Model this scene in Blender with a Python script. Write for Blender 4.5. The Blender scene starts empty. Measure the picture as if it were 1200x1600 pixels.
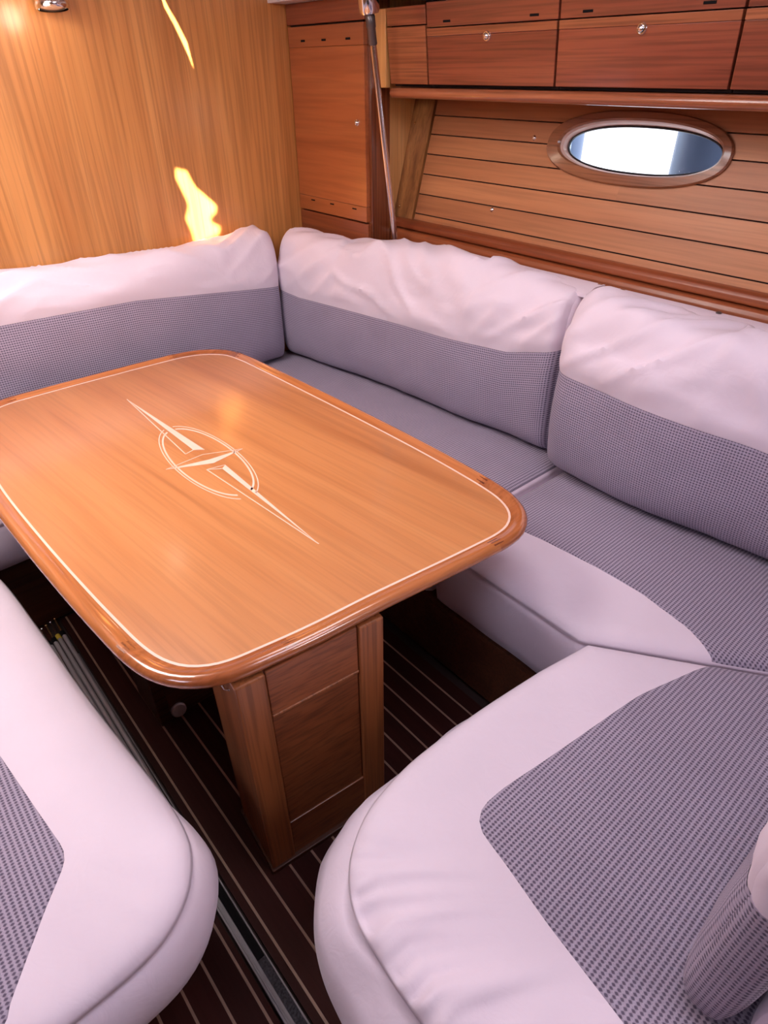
import bpy, bmesh, math, random
import numpy as np
from mathutils import Vector, Matrix, noise
random.seed(7)
scene = bpy.context.scene
COL = scene.collection

# ------------------------------------------------------------------ camera
cam_d = bpy.data.cameras.new('camera'); cam = bpy.data.objects.new('camera', cam_d); COL.objects.link(cam)
cam_d.sensor_fit = 'HORIZONTAL'; cam_d.sensor_width = 36.0; cam_d.lens = 978.0 / 1200.0 * 36.0
cam_d.clip_start = 0.02
PITCH, YAW, ROLL = math.radians(35.3), math.radians(40.9), math.radians(-0.35)
fw = Vector((math.sin(YAW) * math.cos(PITCH), math.cos(YAW) * math.cos(PITCH), -math.sin(PITCH)))
r0 = Vector((math.cos(YAW), -math.sin(YAW), 0)); u0 = r0.cross(fw)
rr = r0 * math.cos(ROLL) + u0 * math.sin(ROLL); uu = -r0 * math.sin(ROLL) + u0 * math.cos(ROLL)
M = Matrix.Identity(4)
for i in range(3):
    M[i][0] = rr[i]; M[i][1] = uu[i]; M[i][2] = -fw[i]
M[0][3], M[1][3], M[2][3] = 0, 0, 1.45
cam.matrix_world = M
scene.camera = cam

# ------------------------------------------------------------------ light
scene.view_settings.view_transform = 'Standard'
scene.view_settings.look = 'None'
scene.view_settings.gamma = 1.0
scene.view_settings.use_curve_mapping = False
scene.view_settings.exposure = 0.17
w = bpy.data.worlds.new('sky'); scene.world = w; w.use_nodes = True
w.node_tree.nodes['Background'].inputs[0].default_value = (0.86, 0.90, 1.0, 1)
w.node_tree.nodes['Background'].inputs[1].default_value = 2.2


def area(name, loc, target, sx, sy, power, col):
    d = bpy.data.lights.new(name, 'AREA'); d.shape = 'RECTANGLE'; d.size = sx; d.size_y = sy
    d.energy = power; d.color = col
    o = bpy.data.objects.new(name, d); COL.objects.link(o); o.location = loc
    o.rotation_euler = (Vector(target) - Vector(loc)).to_track_quat('-Z', 'Y').to_euler()
    return o


area('hatch_daylight', (0.10, 1.55, 1.80), (0.25, 1.75, 0), 0.55, 0.55, 19, (1.0, 0.90, 0.86))
area('port_side_fill', (-0.95, 0.42, 1.80), (0.10, 0.50, 0.4), 0.6, 0.7, 12.0, (0.80, 0.80, 1.0))  # added fill lamp from the left, under a closed ceiling
area('aft_fill', (0.65, 0.15, 1.80), (0.75, 0.15, 0.4), 0.5, 0.45, 4.5, (0.86, 0.83, 1.0))  # added fill lamp above the aft cushion, no hatch built there
area('middle_fill', (0.85, 1.00, 1.80), (0.95, 1.00, 0.4), 0.5, 0.5, 5.5, (1.0, 0.91, 0.93))  # added fill lamp to lift the table's right end and hull-side backs
area('pedestal_fill', (0.85, -0.95, 1.74), (0.40, 0.7, 0.55), 0.5, 0.35, 8, (0.98, 0.88, 0.95))  # added fill lamp, brightens the near pedestal's upper part from behind
SUN_DIR = Vector((0.25, 0.80, -0.55)).normalized()
sd = bpy.data.lights.new('sun', 'SUN'); sd.energy = 60; sd.angle = math.radians(0.8); sd.color = (1.0, 0.86, 0.60)
so = bpy.data.objects.new('sun', sd); COL.objects.link(so)
so.rotation_euler = SUN_DIR.to_track_quat('-Z', 'Y').to_euler(); so.location = (-2, -5, 6)

# ------------------------------------------------------------------ materials


def newmat(name):
    m = bpy.data.materials.new(name); m.use_nodes = True
    nt = m.node_tree
    return m, nt, nt.nodes['Principled BSDF'], nt.nodes.new, nt.links.new


def ramp(nt, stops):
    n = nt.nodes.new('ShaderNodeValToRGB')
    e = n.color_ramp.elements
    while len(e) < len(stops):
        e.new(0.5)
    for i, (p, c) in enumerate(stops):
        e[i].position = p
        e[i].color = (*c, 1) if len(c) == 3 else c
    return n


def wood(name, dark, mid, light, axis='y', rough=0.28, coat=0.6, stretch=22.0, pores=0.18, rot=(0, 0, 0), vary=0.12, coatrough=0.12):
    m, nt, p, N, L = newmat(name)
    tc = N('ShaderNodeTexCoord'); oi = N('ShaderNodeObjectInfo')
    off = N('ShaderNodeVectorMath'); off.operation = 'SCALE'; off.inputs[0].default_value = (7.3, 11.1, 5.7)
    L(oi.outputs['Random'], off.inputs['Scale'])
    add = N('ShaderNodeVectorMath'); add.operation = 'ADD'
    mr = N('ShaderNodeMapping'); mr.inputs['Rotation'].default_value = rot
    L(tc.outputs['Object'], mr.inputs['Vector'])
    L(mr.outputs[0], add.inputs[0]); L(off.outputs[0], add.inputs[1])
    s1 = [stretch] * 3; s2 = [stretch * 7] * 3; s3 = [stretch * 0.22] * 3
    k = 'xyz'.index(axis); s1[k] = 0.8; s2[k] = 3.0; s3[k] = 0.35
    outs = []
    for s, sc, det, dist in ((s1, 1.0, 5, 0.6), (s2, 1.0, 3, 0.2), (s3, 1.0, 2, 0.8)):
        mp = N('ShaderNodeMapping'); mp.inputs['Scale'].default_value = s
        L(add.outputs[0], mp.inputs['Vector'])
        nz = N('ShaderNodeTexNoise'); nz.inputs['Scale'].default_value = sc
        nz.inputs['Detail'].default_value = det; nz.inputs['Distortion'].default_value = dist
        L(mp.outputs[0], nz.inputs['Vector']); outs.append(nz.outputs['Fac'])
    mixv = N('ShaderNodeMath'); mixv.operation = 'MULTIPLY_ADD'; mixv.inputs[1].default_value = 0.45
    L(outs[2], mixv.inputs[0])
    sc2 = N('ShaderNodeMath'); sc2.operation = 'MULTIPLY'; sc2.inputs[1].default_value = 0.55
    L(outs[0], sc2.inputs[0]); L(sc2.outputs[0], mixv.inputs[2])
    cr = ramp(nt, [(0.34, dark), (0.5, mid), (0.66, light)])
    L(mixv.outputs[0], cr.inputs[0])
    pr = ramp(nt, [(0.36, (1 - pores * 2.0,) * 3), (0.56, (1, 1, 1))])
    L(outs[1], pr.inputs[0])
    mx = N('ShaderNodeMix'); mx.data_type = 'RGBA'; mx.blend_type = 'MULTIPLY'; mx.inputs['Factor'].default_value = 1
    L(cr.outputs[0], mx.inputs['A']); L(pr.outputs[0], mx.inputs['B'])
    # each board its own tone
    br = N('ShaderNodeMath'); br.operation = 'MULTIPLY_ADD'; br.inputs[1].default_value = vary * 2; br.inputs[2].default_value = 1 - vary
    L(oi.outputs['Random'], br.inputs[0])
    hs = N('ShaderNodeHueSaturation'); L(br.outputs[0], hs.inputs['Value']); L(mx.outputs['Result'], hs.inputs['Color'])
    L(hs.outputs[0], p.inputs['Base Color'])
    p.inputs['Roughness'].default_value = rough
    p.inputs['Coat Weight'].default_value = coat; p.inputs['Coat Roughness'].default_value = coatrough
    bp = N('ShaderNodeBump'); bp.inputs['Strength'].default_value = 0.06; bp.inputs['Distance'].default_value = 0.001
    L(outs[1], bp.inputs['Height']); L(bp.outputs[0], p.inputs['Normal'])
    return m


def plain(name, col, rough=0.5, metal=0.0, coat=0.0, noise_amt=0.0, nscale=40, bump=0.0):
    m, nt, p, N, L = newmat(name)
    p.inputs['Base Color'].default_value = (*col, 1); p.inputs['Roughness'].default_value = rough
    p.inputs['Metallic'].default_value = metal; p.inputs['Coat Weight'].default_value = coat
    if noise_amt or bump:
        tc = N('ShaderNodeTexCoord'); nz = N('ShaderNodeTexNoise'); nz.inputs['Scale'].default_value = nscale
        nz.inputs['Detail'].default_value = 4
        L(tc.outputs['Object'], nz.inputs['Vector'])
        a = tuple(c * (1 - noise_amt) for c in col); b = tuple(min(1, c * (1 + noise_amt)) for c in col)
        cr = ramp(nt, [(0.3, a), (0.7, b)]); L(nz.outputs['Fac'], cr.inputs[0]); L(cr.outputs[0], p.inputs['Base Color'])
        if bump:
            bp = N('ShaderNodeBump'); bp.inputs['Strength'].default_value = bump; bp.inputs['Distance'].default_value = 0.004
            L(nz.outputs['Fac'], bp.inputs['Height']); L(bp.outputs[0], p.inputs['Normal'])
    return m


def cover_cloth(name, col):
    m, nt, p, N, L = newmat(name)
    tc = N('ShaderNodeTexCoord')
    big = N('ShaderNodeTexNoise'); big.inputs['Scale'].default_value = 6; big.inputs['Detail'].default_value = 3
    L(tc.outputs['Object'], big.inputs['Vector'])
    cr = ramp(nt, [(0.3, tuple(c * 0.95 for c in col)), (0.7, col)]); L(big.outputs['Fac'], cr.inputs[0])
    L(cr.outputs[0], p.inputs['Base Color'])
    p.inputs['Roughness'].default_value = 0.62; p.inputs['Sheen Weight'].default_value = 0.15
    p.inputs['Specular IOR Level'].default_value = 0.35
    mid = N('ShaderNodeTexNoise'); mid.inputs['Scale'].default_value = 26; mid.inputs['Detail'].default_value = 3
    mid.inputs['Distortion'].default_value = 1.2
    L(tc.outputs['Object'], mid.inputs['Vector'])
    bp = N('ShaderNodeBump'); bp.inputs['Strength'].default_value = 0.10; bp.inputs['Distance'].default_value = 0.01
    L(mid.outputs['Fac'], bp.inputs['Height']); L(bp.outputs[0], p.inputs['Normal'])
    return m


def weave(name, light, dark, pu, pv):
    """open basket weave: a grid of dark holes between light threads, in metres of UV"""
    m, nt, p, N, L = newmat(name)
    uv = N('ShaderNodeUVMap'); sep = N('ShaderNodeSeparateXYZ'); L(uv.outputs[0], sep.inputs[0])

    def math_(op, a, b=None, c=None):
        n = N('ShaderNodeMath'); n.operation = op
        for i, x in enumerate((a, b, c)):
            if x is None:
                continue
            if isinstance(x, (int, float)):
                n.inputs[i].default_value = x
            else:
                L(x, n.inputs[i])
        return n.outputs[0]
    wob = N('ShaderNodeTexNoise'); wob.inputs['Scale'].default_value = 70; L(uv.outputs[0], wob.inputs['Vector'])
    u = math_('MULTIPLY_ADD', sep.outputs[0], 2 * math.pi / pu, wob.outputs['Fac'])
    v = math_('MULTIPLY_ADD', sep.outputs[1], 2 * math.pi / pv, wob.outputs['Fac'])
    cu = math_('COSINE', u); cv = math_('COSINE', v)
    mn = math_('ADD', cu, cv)
    hole = N('ShaderNodeMapRange'); hole.interpolation_type = 'SMOOTHSTEP'
    hole.inputs['From Min'].default_value = -0.2; hole.inputs['From Max'].default_value = 1.15
    L(mn, hole.inputs['Value'])
    # fine thread grain and slight tone drift
    nz = N('ShaderNodeTexNoise'); nz.inputs['Scale'].default_value = 420; nz.inputs['Detail'].default_value = 2
    L(uv.outputs[0], nz.inputs['Vector'])
    nb = N('ShaderNodeTexNoise'); nb.inputs['Scale'].default_value = 9; L(uv.outputs[0], nb.inputs['Vector'])
    lc = ramp(nt, [(0.3, tuple(c * 0.86 for c in light)), (0.7, tuple(c * 1.1 for c in light))]); L(nz.outputs['Fac'], lc.inputs[0])
    mx = N('ShaderNodeMix'); mx.data_type = 'RGBA'; L(hole.outputs[0], mx.inputs['Factor'])
    L(lc.outputs[0], mx.inputs['A']); mx.inputs['B'].default_value = (*dark, 1)
    rowv = math_('MULTIPLY_ADD', cv, -0.10, 1.0)
    dr = math_('MULTIPLY_ADD', nb.outputs['Fac'], 0.16, 0.92)
    vv = math_('MULTIPLY', rowv, dr)
    hs = N('ShaderNodeHueSaturation'); L(vv, hs.inputs['Value']); L(mx.outputs['Result'], hs.inputs['Color'])
    L(hs.outputs[0], p.inputs['Base Color'])
    p.inputs['Roughness'].default_value = 0.85; p.inputs['Sheen Weight'].default_value = 0.1
    p.inputs['Specular IOR Level'].default_value = 0.25
    bp = N('ShaderNodeBump'); bp.invert = True; bp.inputs['Strength'].default_value = 0.5; bp.inputs['Distance'].default_value = 0.0015
    L(hole.outputs[0], bp.inputs['Height']); L(bp.outputs[0], p.inputs['Normal'])
    return m


MAT = dict(
    bulkhead=wood('bulkhead_veneer', (0.46, 0.175, 0.048), (0.56, 0.235, 0.070), (0.65, 0.30, 0.10), 'z', 0.32, 0.5, 17, coatrough=0.22, pores=0.12),
    table=wood('table_veneer', (0.40, 0.140, 0.046), (0.51, 0.200, 0.070), (0.56, 0.235, 0.086), 'y', 0.32, 0.55, 15, vary=0.0, rot=(0, 0, -0.10), coatrough=0.16, pores=0.06),
    rim=wood('table_rim_mahogany', (0.34, 0.10, 0.03), (0.44, 0.145, 0.045), (0.52, 0.19, 0.066), 'y', 0.22, 0.9, 20, coatrough=0.06, pores=0.08, vary=0.05),
    rimx=wood('table_rim_mahogany_across', (0.34, 0.10, 0.03), (0.46, 0.155, 0.048), (0.54, 0.20, 0.07), 'x', 0.22, 0.9, 20, coatrough=0.06, pores=0.08, vary=0.05),
    locker=wood('locker_mahogany', (0.19, 0.042, 0.022), (0.27, 0.066, 0.033), (0.34, 0.098, 0.045), 'y', 0.28, 0.6, 20, vary=0.10),
    lockerl=wood('locker_light_strip', (0.30, 0.085, 0.035), (0.38, 0.12, 0.05), (0.45, 0.155, 0.065), 'y', 0.28, 0.6, 24),
    door=wood('corner_locker_veneer', (0.29, 0.075, 0.022), (0.37, 0.105, 0.032), (0.43, 0.14, 0.045), 'y', 0.3, 0.5, 12, pores=0.08),
    plank=wood('hull_plank', (0.33, 0.115, 0.042), (0.42, 0.16, 0.06), (0.50, 0.21, 0.085), 'y', 0.50, 0.12, 16, coatrough=0.3, pores=0.08, vary=0.06),
    ledge=wood('ledge_mahogany', (0.19, 0.04, 0.014), (0.26, 0.062, 0.021), (0.33, 0.09, 0.03), 'y', 0.40, 0.3, 20, coatrough=0.25, pores=0.1),
    post=wood('post_mahogany', (0.12, 0.027, 0.011), (0.24, 0.065, 0.023), (0.35, 0.115, 0.04), 'z', 0.26, 0.7, 18),
    trimw=wood('trim_wood', (0.55, 0.25, 0.072), (0.66, 0.33, 0.105), (0.72, 0.39, 0.14), 'z', 0.3, 0.5, 20, pores=0.1),
    trimdark=wood('trim_wood_dark', (0.16, 0.055, 0.018), (0.34, 0.135, 0.042), (0.46, 0.20, 0.062), 'z', 0.4, 0.3, 20, pores=0.12),
    lockmetal=plain('lock_disc_metal', (0.85, 0.82, 0.84), 0.45, 0.7),
    pedestal=wood('pedestal_stile', (0.24, 0.075, 0.022), (0.31, 0.10, 0.031), (0.37, 0.13, 0.042), 'z', 0.4, 0.2, 22),
    pedpanel=wood('pedestal_panel', (0.21, 0.058, 0.018), (0.28, 0.083, 0.026), (0.34, 0.11, 0.036), 'x', 0.45, 0.2, 22),
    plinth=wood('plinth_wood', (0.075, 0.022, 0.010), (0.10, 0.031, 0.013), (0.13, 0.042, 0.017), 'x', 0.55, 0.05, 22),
    floorb=wood('sole_teak', (0.030, 0.0065, 0.005), (0.042, 0.009, 0.007), (0.053, 0.012, 0.009), 'y', 0.6, 0.0, 20, pores=0.08),
    holly=plain('holly_strip', (0.34, 0.20, 0.145), 0.5, noise_amt=0.12),
    portwood=wood('port_frame_wood', (0.21, 0.075, 0.035), (0.27, 0.10, 0.048), (0.32, 0.125, 0.06), 'y', 0.25, 0.8, 20),
    liner=plain('port_liner', (0.55, 0.36, 0.31), 0.35, noise_amt=0.05),
    cover=cover_cloth('white_cover', (0.715, 0.612, 0.705)),
    weave_back=weave('grey_weave_back', (0.37, 0.315, 0.41), (0.125, 0.10, 0.152), 0.0070, 0.0071),
    weave_seat=weave('grey_weave_seat', (0.35, 0.30, 0.385), (0.12, 0.096, 0.147), 0.0058, 0.0083),
    chrome=plain('chrome', (0.78, 0.77, 0.78), 0.12, 1.0),
    steel=plain('brushed_steel', (0.74, 0.70, 0.71), 0.16, 1.0),
    darksteel=plain('dark_sleeve', (0.12, 0.10, 0.10), 0.35, 0.6),
    alu=plain('aluminium', (0.20, 0.185, 0.20), 0.5, 0.7, noise_amt=0.08),
    rod=plain('grey_rod', (0.42, 0.38, 0.40), 0.4, 0.3),
    black=plain('black_insert', (0.008, 0.007, 0.008), 0.8),
    darktape=plain('dark_grit_insert', (0.045, 0.042, 0.05), 0.9, noise_amt=0.6, nscale=220, bump=0.4),
    gap=plain('dark_gap', (0.025, 0.010, 0.008), 0.8),
    rubber=plain('rubber_gasket', (0.012, 0.011, 0.016), 0.5),
    inlay=plain('maple_inlay', (0.80, 0.56, 0.46), 0.35, coat=0.6, noise_amt=0.03),
    ceiling=plain('ceiling_liner', (0.62, 0.56, 0.56), 0.7, noise_amt=0.03),
    fender=plain('fender_vinyl', (0.16, 0.23, 0.38), 0.4, noise_amt=0.1, nscale=6),
    brass=plain('brass_screw', (0.75, 0.5, 0.25), 0.25, 1.0),
    yellow=plain('yellow_tape', (0.6, 0.45, 0.05), 0.5),
)
mg, nt, p, N, L = newmat('port_glass')
p.inputs['Base Color'].default_value = (1, 1, 1, 1); p.inputs['Roughness'].default_value = 0.0
p.inputs['Transmission Weight'].default_value = 1.0; p.inputs['IOR'].default_value = 1.05
MAT['glass'] = mg
MAT['floorb'].node_tree.nodes['Principled BSDF'].inputs['Specular IOR Level'].default_value = 0.15
MAT['black'].node_tree.nodes['Principled BSDF'].inputs['Specular IOR Level'].default_value = 0.1

# ------------------------------------------------------------------ mesh helpers
ORG = {}


def setp(o, label=None, cat=None, group=None, kind=None):
    for k, v in (('label', label), ('category', cat), ('group', group), ('kind', kind)):
        if v:
            o[k] = v
    return o


def thing(name, loc, label, cat, group=None):
    o = bpy.data.objects.new(name, None); COL.objects.link(o); o.location = loc
    o.empty_display_size = 0.05
    ORG[o.name] = Vector(loc)
    return setp(o, label, cat, group)


def mk(name, V, F, mat, parent=None, uv=None, smooth=False, loc=None, label=None, cat=None, kind=None, autos=None):
    org = ORG[parent.name] if parent else Vector(loc or (0, 0, 0))
    me = bpy.data.meshes.new(name)
    me.from_pydata([(v[0] - org[0], v[1] - org[1], v[2] - org[2]) for v in V], [], F)
    me.materials.append(MAT[mat] if isinstance(mat, str) else mat)
    if uv is not None:
        ul = me.uv_layers.new(name='UVMap')
        for lp in me.loops:
            ul.data[lp.index].uv = uv[lp.vertex_index]
    me.validate(); me.update()
    if smooth:
        me.polygons.foreach_set('use_smooth', [True] * len(me.polygons))
        if autos:
            me.set_sharp_from_angle(angle=math.radians(autos))
    o = bpy.data.objects.new(name, me); COL.objects.link(o)
    ORG[o.name] = org
    if parent:
        o.parent = parent
    else:
        o.location = org
    return setp(o, label, cat, None, kind)


def bm_out(bm):
    bm.normal_update(); bm.verts.index_update()
    V = [tuple(v.co) for v in bm.verts]; F = [[v.index for v in f.verts] for f in bm.faces]
    bm.free(); return V, F


def box(x0, x1, y0, y1, z0, z1, bev=0.0, seg=2):
    bm = bmesh.new(); bmesh.ops.create_cube(bm, size=1)
    for v in bm.verts:
        v.co = ((x0 + x1) / 2 + v.co.x * (x1 - x0), (y0 + y1) / 2 + v.co.y * (y1 - y0), (z0 + z1) / 2 + v.co.z * (z1 - z0))
    if bev:
        bmesh.ops.bevel(bm, geom=bm.edges[:], offset=bev, segments=seg, affect='EDGES', profile=0.5)
    return bm_out(bm)


def prism(poly, a0, a1, axis='y', bev=0.0, seg=2):
    """extrude a 2-D polygon; axis y: poly in (x,z); axis z: (x,y); axis x: (y,z)"""
    def P(q, a):
        return {'y': (q[0], a, q[1]), 'z': (q[0], q[1], a), 'x': (a, q[0], q[1])}[axis]
    bm = bmesh.new()
    lo = [bm.verts.new(P(q, a0)) for q in poly]; hi = [bm.verts.new(P(q, a1)) for q in poly]
    n = len(poly)
    bm.faces.new(lo); bm.faces.new(hi[::-1])
    for i in range(n):
        bm.faces.new((lo[i], hi[i], hi[(i + 1) % n], lo[(i + 1) % n]))
    bmesh.ops.recalc_face_normals(bm, faces=bm.faces[:])
    if bev:
        bmesh.ops.bevel(bm, geom=bm.edges[:], offset=bev, segments=seg, affect='EDGES', profile=0.5)
    return bm_out(bm)


def lathe(prof, p0, axis, n=24, cap=True):
    """revolve (r, h) about the axis from p0"""
    ax = Vector(axis).normalized(); p0 = Vector(p0)
    a = ax.orthogonal().normalized(); b = ax.cross(a)
    V, F = [], []
    for r, h in prof:
        for k in range(n):
            t = 2 * math.pi * k / n
            V.append(tuple(p0 + ax * h + (a * math.cos(t) + b * math.sin(t)) * r))
    for i in range(len(prof) - 1):
        for k in range(n):
            F.append((i * n + k, i * n + (k + 1) % n, (i + 1) * n + (k + 1) % n, (i + 1) * n + k))
    if cap:
        F.append(tuple(range(n))[::-1]); F.append(tuple(range((len(prof) - 1) * n, len(prof) * n)))
    return V, F


def tube(path, r, n=10):
    path = [Vector(p) for p in path]; V, F = [], []
    up = Vector((0.13, 0.31, 0.94)).normalized()
    for i, p in enumerate(path):
        d = (path[min(i + 1, len(path) - 1)] - path[max(i - 1, 0)]).normalized()
        a = d.cross(up).normalized(); b = a.cross(d)
        for k in range(n):
            t = 2 * math.pi * k / n
            V.append(tuple(p + (a * math.cos(t) + b * math.sin(t)) * r))
    for i in range(len(path) - 1):
        for k in range(n):
            F.append((i * n + k, i * n + (k + 1) % n, (i + 1) * n + (k + 1) % n, (i + 1) * n + k))
    F.append(tuple(range(n))[::-1]); F.append(tuple(range((len(path) - 1) * n, len(path) * n)))
    return V, F


def join(*parts):
    V, F = [], []
    for v, f in parts:
        o = len(V); V += list(v); F += [[i + o for i in q] for q in f]
    return V, F


def rotz(vf, piv, ang):
    c, s = math.cos(ang), math.sin(ang)
    return [(piv[0] + (v[0] - piv[0]) * c - (v[1] - piv[1]) * s, piv[1] + (v[0] - piv[0]) * s + (v[1] - piv[1]) * c, v[2]) for v in vf[0]], vf[1]


def catmull(pts, n, closed=True):
    pts = [np.array(p, float) for p in pts]; out = []
    m = len(pts); segs = m if closed else m - 1
    for i in range(segs):
        if closed:
            p0, p1, p2, p3 = pts[i - 1], pts[i], pts[(i + 1) % m], pts[(i + 2) % m]
        else:
            p0, p1, p2, p3 = pts[max(i - 1, 0)], pts[i], pts[i + 1], pts[min(i + 2, m - 1)]
        for k in range(8):
            t = k / 8
            out.append(0.5 * ((2 * p1) + (-p0 + p2) * t + (2 * p0 - 5 * p1 + 4 * p2 - p3) * t * t + (-p0 + 3 * p1 - 3 * p2 + p3) * t ** 3))
    if not closed:
        out.append(pts[-1])
    return resample(np.array(out), n, closed)


def resample(P, n, closed=True):
    P = np.asarray(P, float)
    Q = np.vstack([P, P[:1]]) if closed else P
    s = np.concatenate([[0], np.cumsum(np.linalg.norm(np.diff(Q, axis=0), axis=1))])
    t = np.linspace(0, s[-1], n + 1)[:-1] if closed else np.linspace(0, s[-1], n)
    return np.stack([np.interp(t, s, Q[:, k]) for k in range(Q.shape[1])], 1)


def fillet(pts, radii, n):
    """round the corners of a polygon, then resample evenly"""
    out = []; m = len(pts)
    for i in range(m):
        p = np.array(pts[i], float); a = np.array(pts[i - 1], float) - p; b = np.array(pts[(i + 1) % m], float) - p
        r = radii[i] if hasattr(radii, '__len__') else radii
        la, lb = np.linalg.norm(a), np.linalg.norm(b); a, b = a / la, b / lb
        if r < 1e-4 or abs(np.dot(a, b)) > 0.9999:
            out.append(p); continue
        ang = math.acos(max(-1, min(1, float(np.dot(a, b)))))
        t = min(r / math.tan(ang / 2), la * 0.49, lb * 0.49)
        A, B = p + a * t, p + b * t
        for k in range(9):
            q = k / 8
            out.append((1 - q) ** 2 * A + 2 * q * (1 - q) * (p * 0.9 + (A + B) * 0.05) + q * q * B)
    return resample(np.array(out), n, True)


def normals2(P, smooth=2):
    d = np.roll(P, -1, 0) - np.roll(P, 1, 0)
    nn = np.stack([d[:, 1], -d[:, 0]], 1)
    for _ in range(smooth):
        nn = nn / np.linalg.norm(nn, axis=1)[:, None]
        nn = nn + 0.5 * (np.roll(nn, 1, 0) + np.roll(nn, -1, 0))
    return nn / np.linalg.norm(nn, axis=1)[:, None]


def dist_poly(Q, P):
    A = P; B = np.roll(P, -1, 0); D = B - A; L2 = (D ** 2).sum(1)
    t = np.clip(((Q[:, None, :] - A[None]) * D[None]).sum(2) / L2[None], 0, 1)
    C = A[None] + t[:, :, None] * D[None]
    return np.sqrt(((Q[:, None, :] - C) ** 2).sum(2)).min(1)


def sstep(x):
    x = np.clip(x, 0, 1); return x * x * (3 - 2 * x)


def nz(x, y, z=0.0, s=1.0):
    return noise.noise(Vector((x * s, y * s, z * s)))


# ------------------------------------------------------------------ setting: shell
XF = 0.2778                                   # outward slope of the hull lining


def hx(z):
    return 1.72 + XF * (z - 0.97)


fl = mk('floor', *box(-1.5, 1.75, -1.6, 2.4, -0.06, -0.012), 'gap', kind='structure', loc=(0, 0, -0.012))
lines = [0.178 + 0.0545 * k for k in range(14)]
edges_r = [0.156] + lines + [0.93]
for i in range(len(edges_r) - 1):
    a, b = edges_r[i], edges_r[i + 1]
    mk('floor_board', *box(a + 0.0028, b - 0.0028, -1.2, 1.79, -0.012, 0.0), 'floorb', fl)
for x in lines:
    mk('holly_strip', *box(x - 0.0026, x + 0.0026, -1.2, 1.79, -0.012, 0.0004), 'holly', fl)
lines_l = [0.100 - 0.0515 * k for k in range(8)]
edges_l = [0.116] + lines_l + [-0.32]
for i in range(len(edges_l) - 1):
    b, a = edges_l[i], edges_l[i + 1]
    mk('floor_board', *box(a + 0.0028, b - 0.0028, -1.2, 1.79, -0.012, 0.0), 'floorb', fl)
for x in lines_l:
    mk('holly_strip', *box(x - 0.0026, x + 0.0026, -1.2, 1.79, -0.012, 0.0004), 'holly', fl)

mk('wall_forward', *box(-1.5, 2.1, 2.32, 2.345, 0, 1.88), 'bulkhead', kind='structure', loc=(0, 2.32, 0))
mk('wall_left', *box(-1.52, -1.5, -1.6, 2.4, 0, 1.88), 'plank', kind='structure', loc=(-1.5, 0, 0))
mk('wall_back', *box(-1.5, 2.0, -1.62, -1.6, 0, 1.88), 'plank', kind='structure', loc=(0, -1.6, 0))
# ceiling: raised coachroof over the middle with unseen holes shaped to throw the sun patches, lower side deck over the settee
CZ = 1.84


def back_project(x, z, y=2.32):
    t = (CZ - z) / -SUN_DIR.z
    q = Vector((x, y, z)) - SUN_DIR * t
    return (q.x, q.y)


flame = [(1.068, 1.171), (1.107, 1.160), (1.116, 1.133), (1.130, 1.106), (1.165, 1.073), (1.200, 1.040), (1.194, 1.021), (1.174, 1.010), (1.166, 0.996), (1.179, 0.979), (1.203, 0.967), (1.192, 0.948), (1.169, 0.938), (1.139, 0.933), (1.114, 0.914), (1.093, 0.915), (1.091, 0.958), (1.082, 0.989), (1.074, 1.012), (1.091, 1.044), (1.092, 1.064), (1.080, 1.098), (1.072, 1.119), (1.063, 1.144)]
arc = [(1.112, 1.660), (1.136, 1.608), (1.157, 1.573), (1.180, 1.525), (1.191, 1.452), (1.181, 1.485), (1.166, 1.520), (1.146, 1.565), (1.122, 1.610)]
bm = bmesh.new()


def loop_edges(pts):
    vs = [bm.verts.new((x, y, CZ)) for x, y in pts]
    return [bm.edges.new((vs[i], vs[(i + 1) % len(vs)])) for i in range(len(vs))]


eds = loop_edges([(-1.55, -1.65), (1.52, -1.65), (1.52, 2.4), (-1.55, 2.4)])
for hole in (flame, arc):
    eds += loop_edges([back_project(x, z) for x, z in hole])
bmesh.ops.triangle_fill(bm, use_beauty=True, edges=eds)
hp = [[back_project(x, z) for x, z in h] for h in (flame, arc)]


def inside(pt, poly):
    c = False; j = len(poly) - 1
    for i in range(len(poly)):
        if (poly[i][1] > pt[1]) != (poly[j][1] > pt[1]) and pt[0] < (poly[j][0] - poly[i][0]) * (pt[1] - poly[i][1]) / (poly[j][1] - poly[i][1]) + poly[i][0]:
            c = not c
        j = i
    return c


kill = [f for f in bm.faces if any(inside(f.calc_center_median()[:2], h) for h in hp)]
bmesh.ops.delete(bm, geom=kill, context='FACES')
cv, cf = bm_out(bm)
sv, sf = box(1.50, 2.1, -1.65, 2.45, 1.634, 1.66)
dv, df = box(1.50, 1.52, -1.65, 2.4, 1.66, CZ + 0.002)
mk('ceiling', *join((cv, cf), (sv, sf), (dv, df)), 'ceiling', kind='structure', loc=(0, 0, CZ))

# hull side lining: backing panels round the port, then the planks one by one
WYC, WZC = 1.036, 1.266
HA, HB = 0.252, 0.069                           # hole cut in the planks (half axes, hidden under the port frame)


def hullprism(z0, z1, y0, y1, n0, n1):
    nx, nzv = -0.9635, 0.268
    P = [(hx(z0) + nx * n0, z0 + nzv * n0), (hx(z1) + nx * n0, z1 + nzv * n0), (hx(z1) + nx * n1, z1 + nzv * n1), (hx(z0) + nx * n1, z0 + nzv * n1)]
    return prism(P, y0, y1, 'y')


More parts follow.
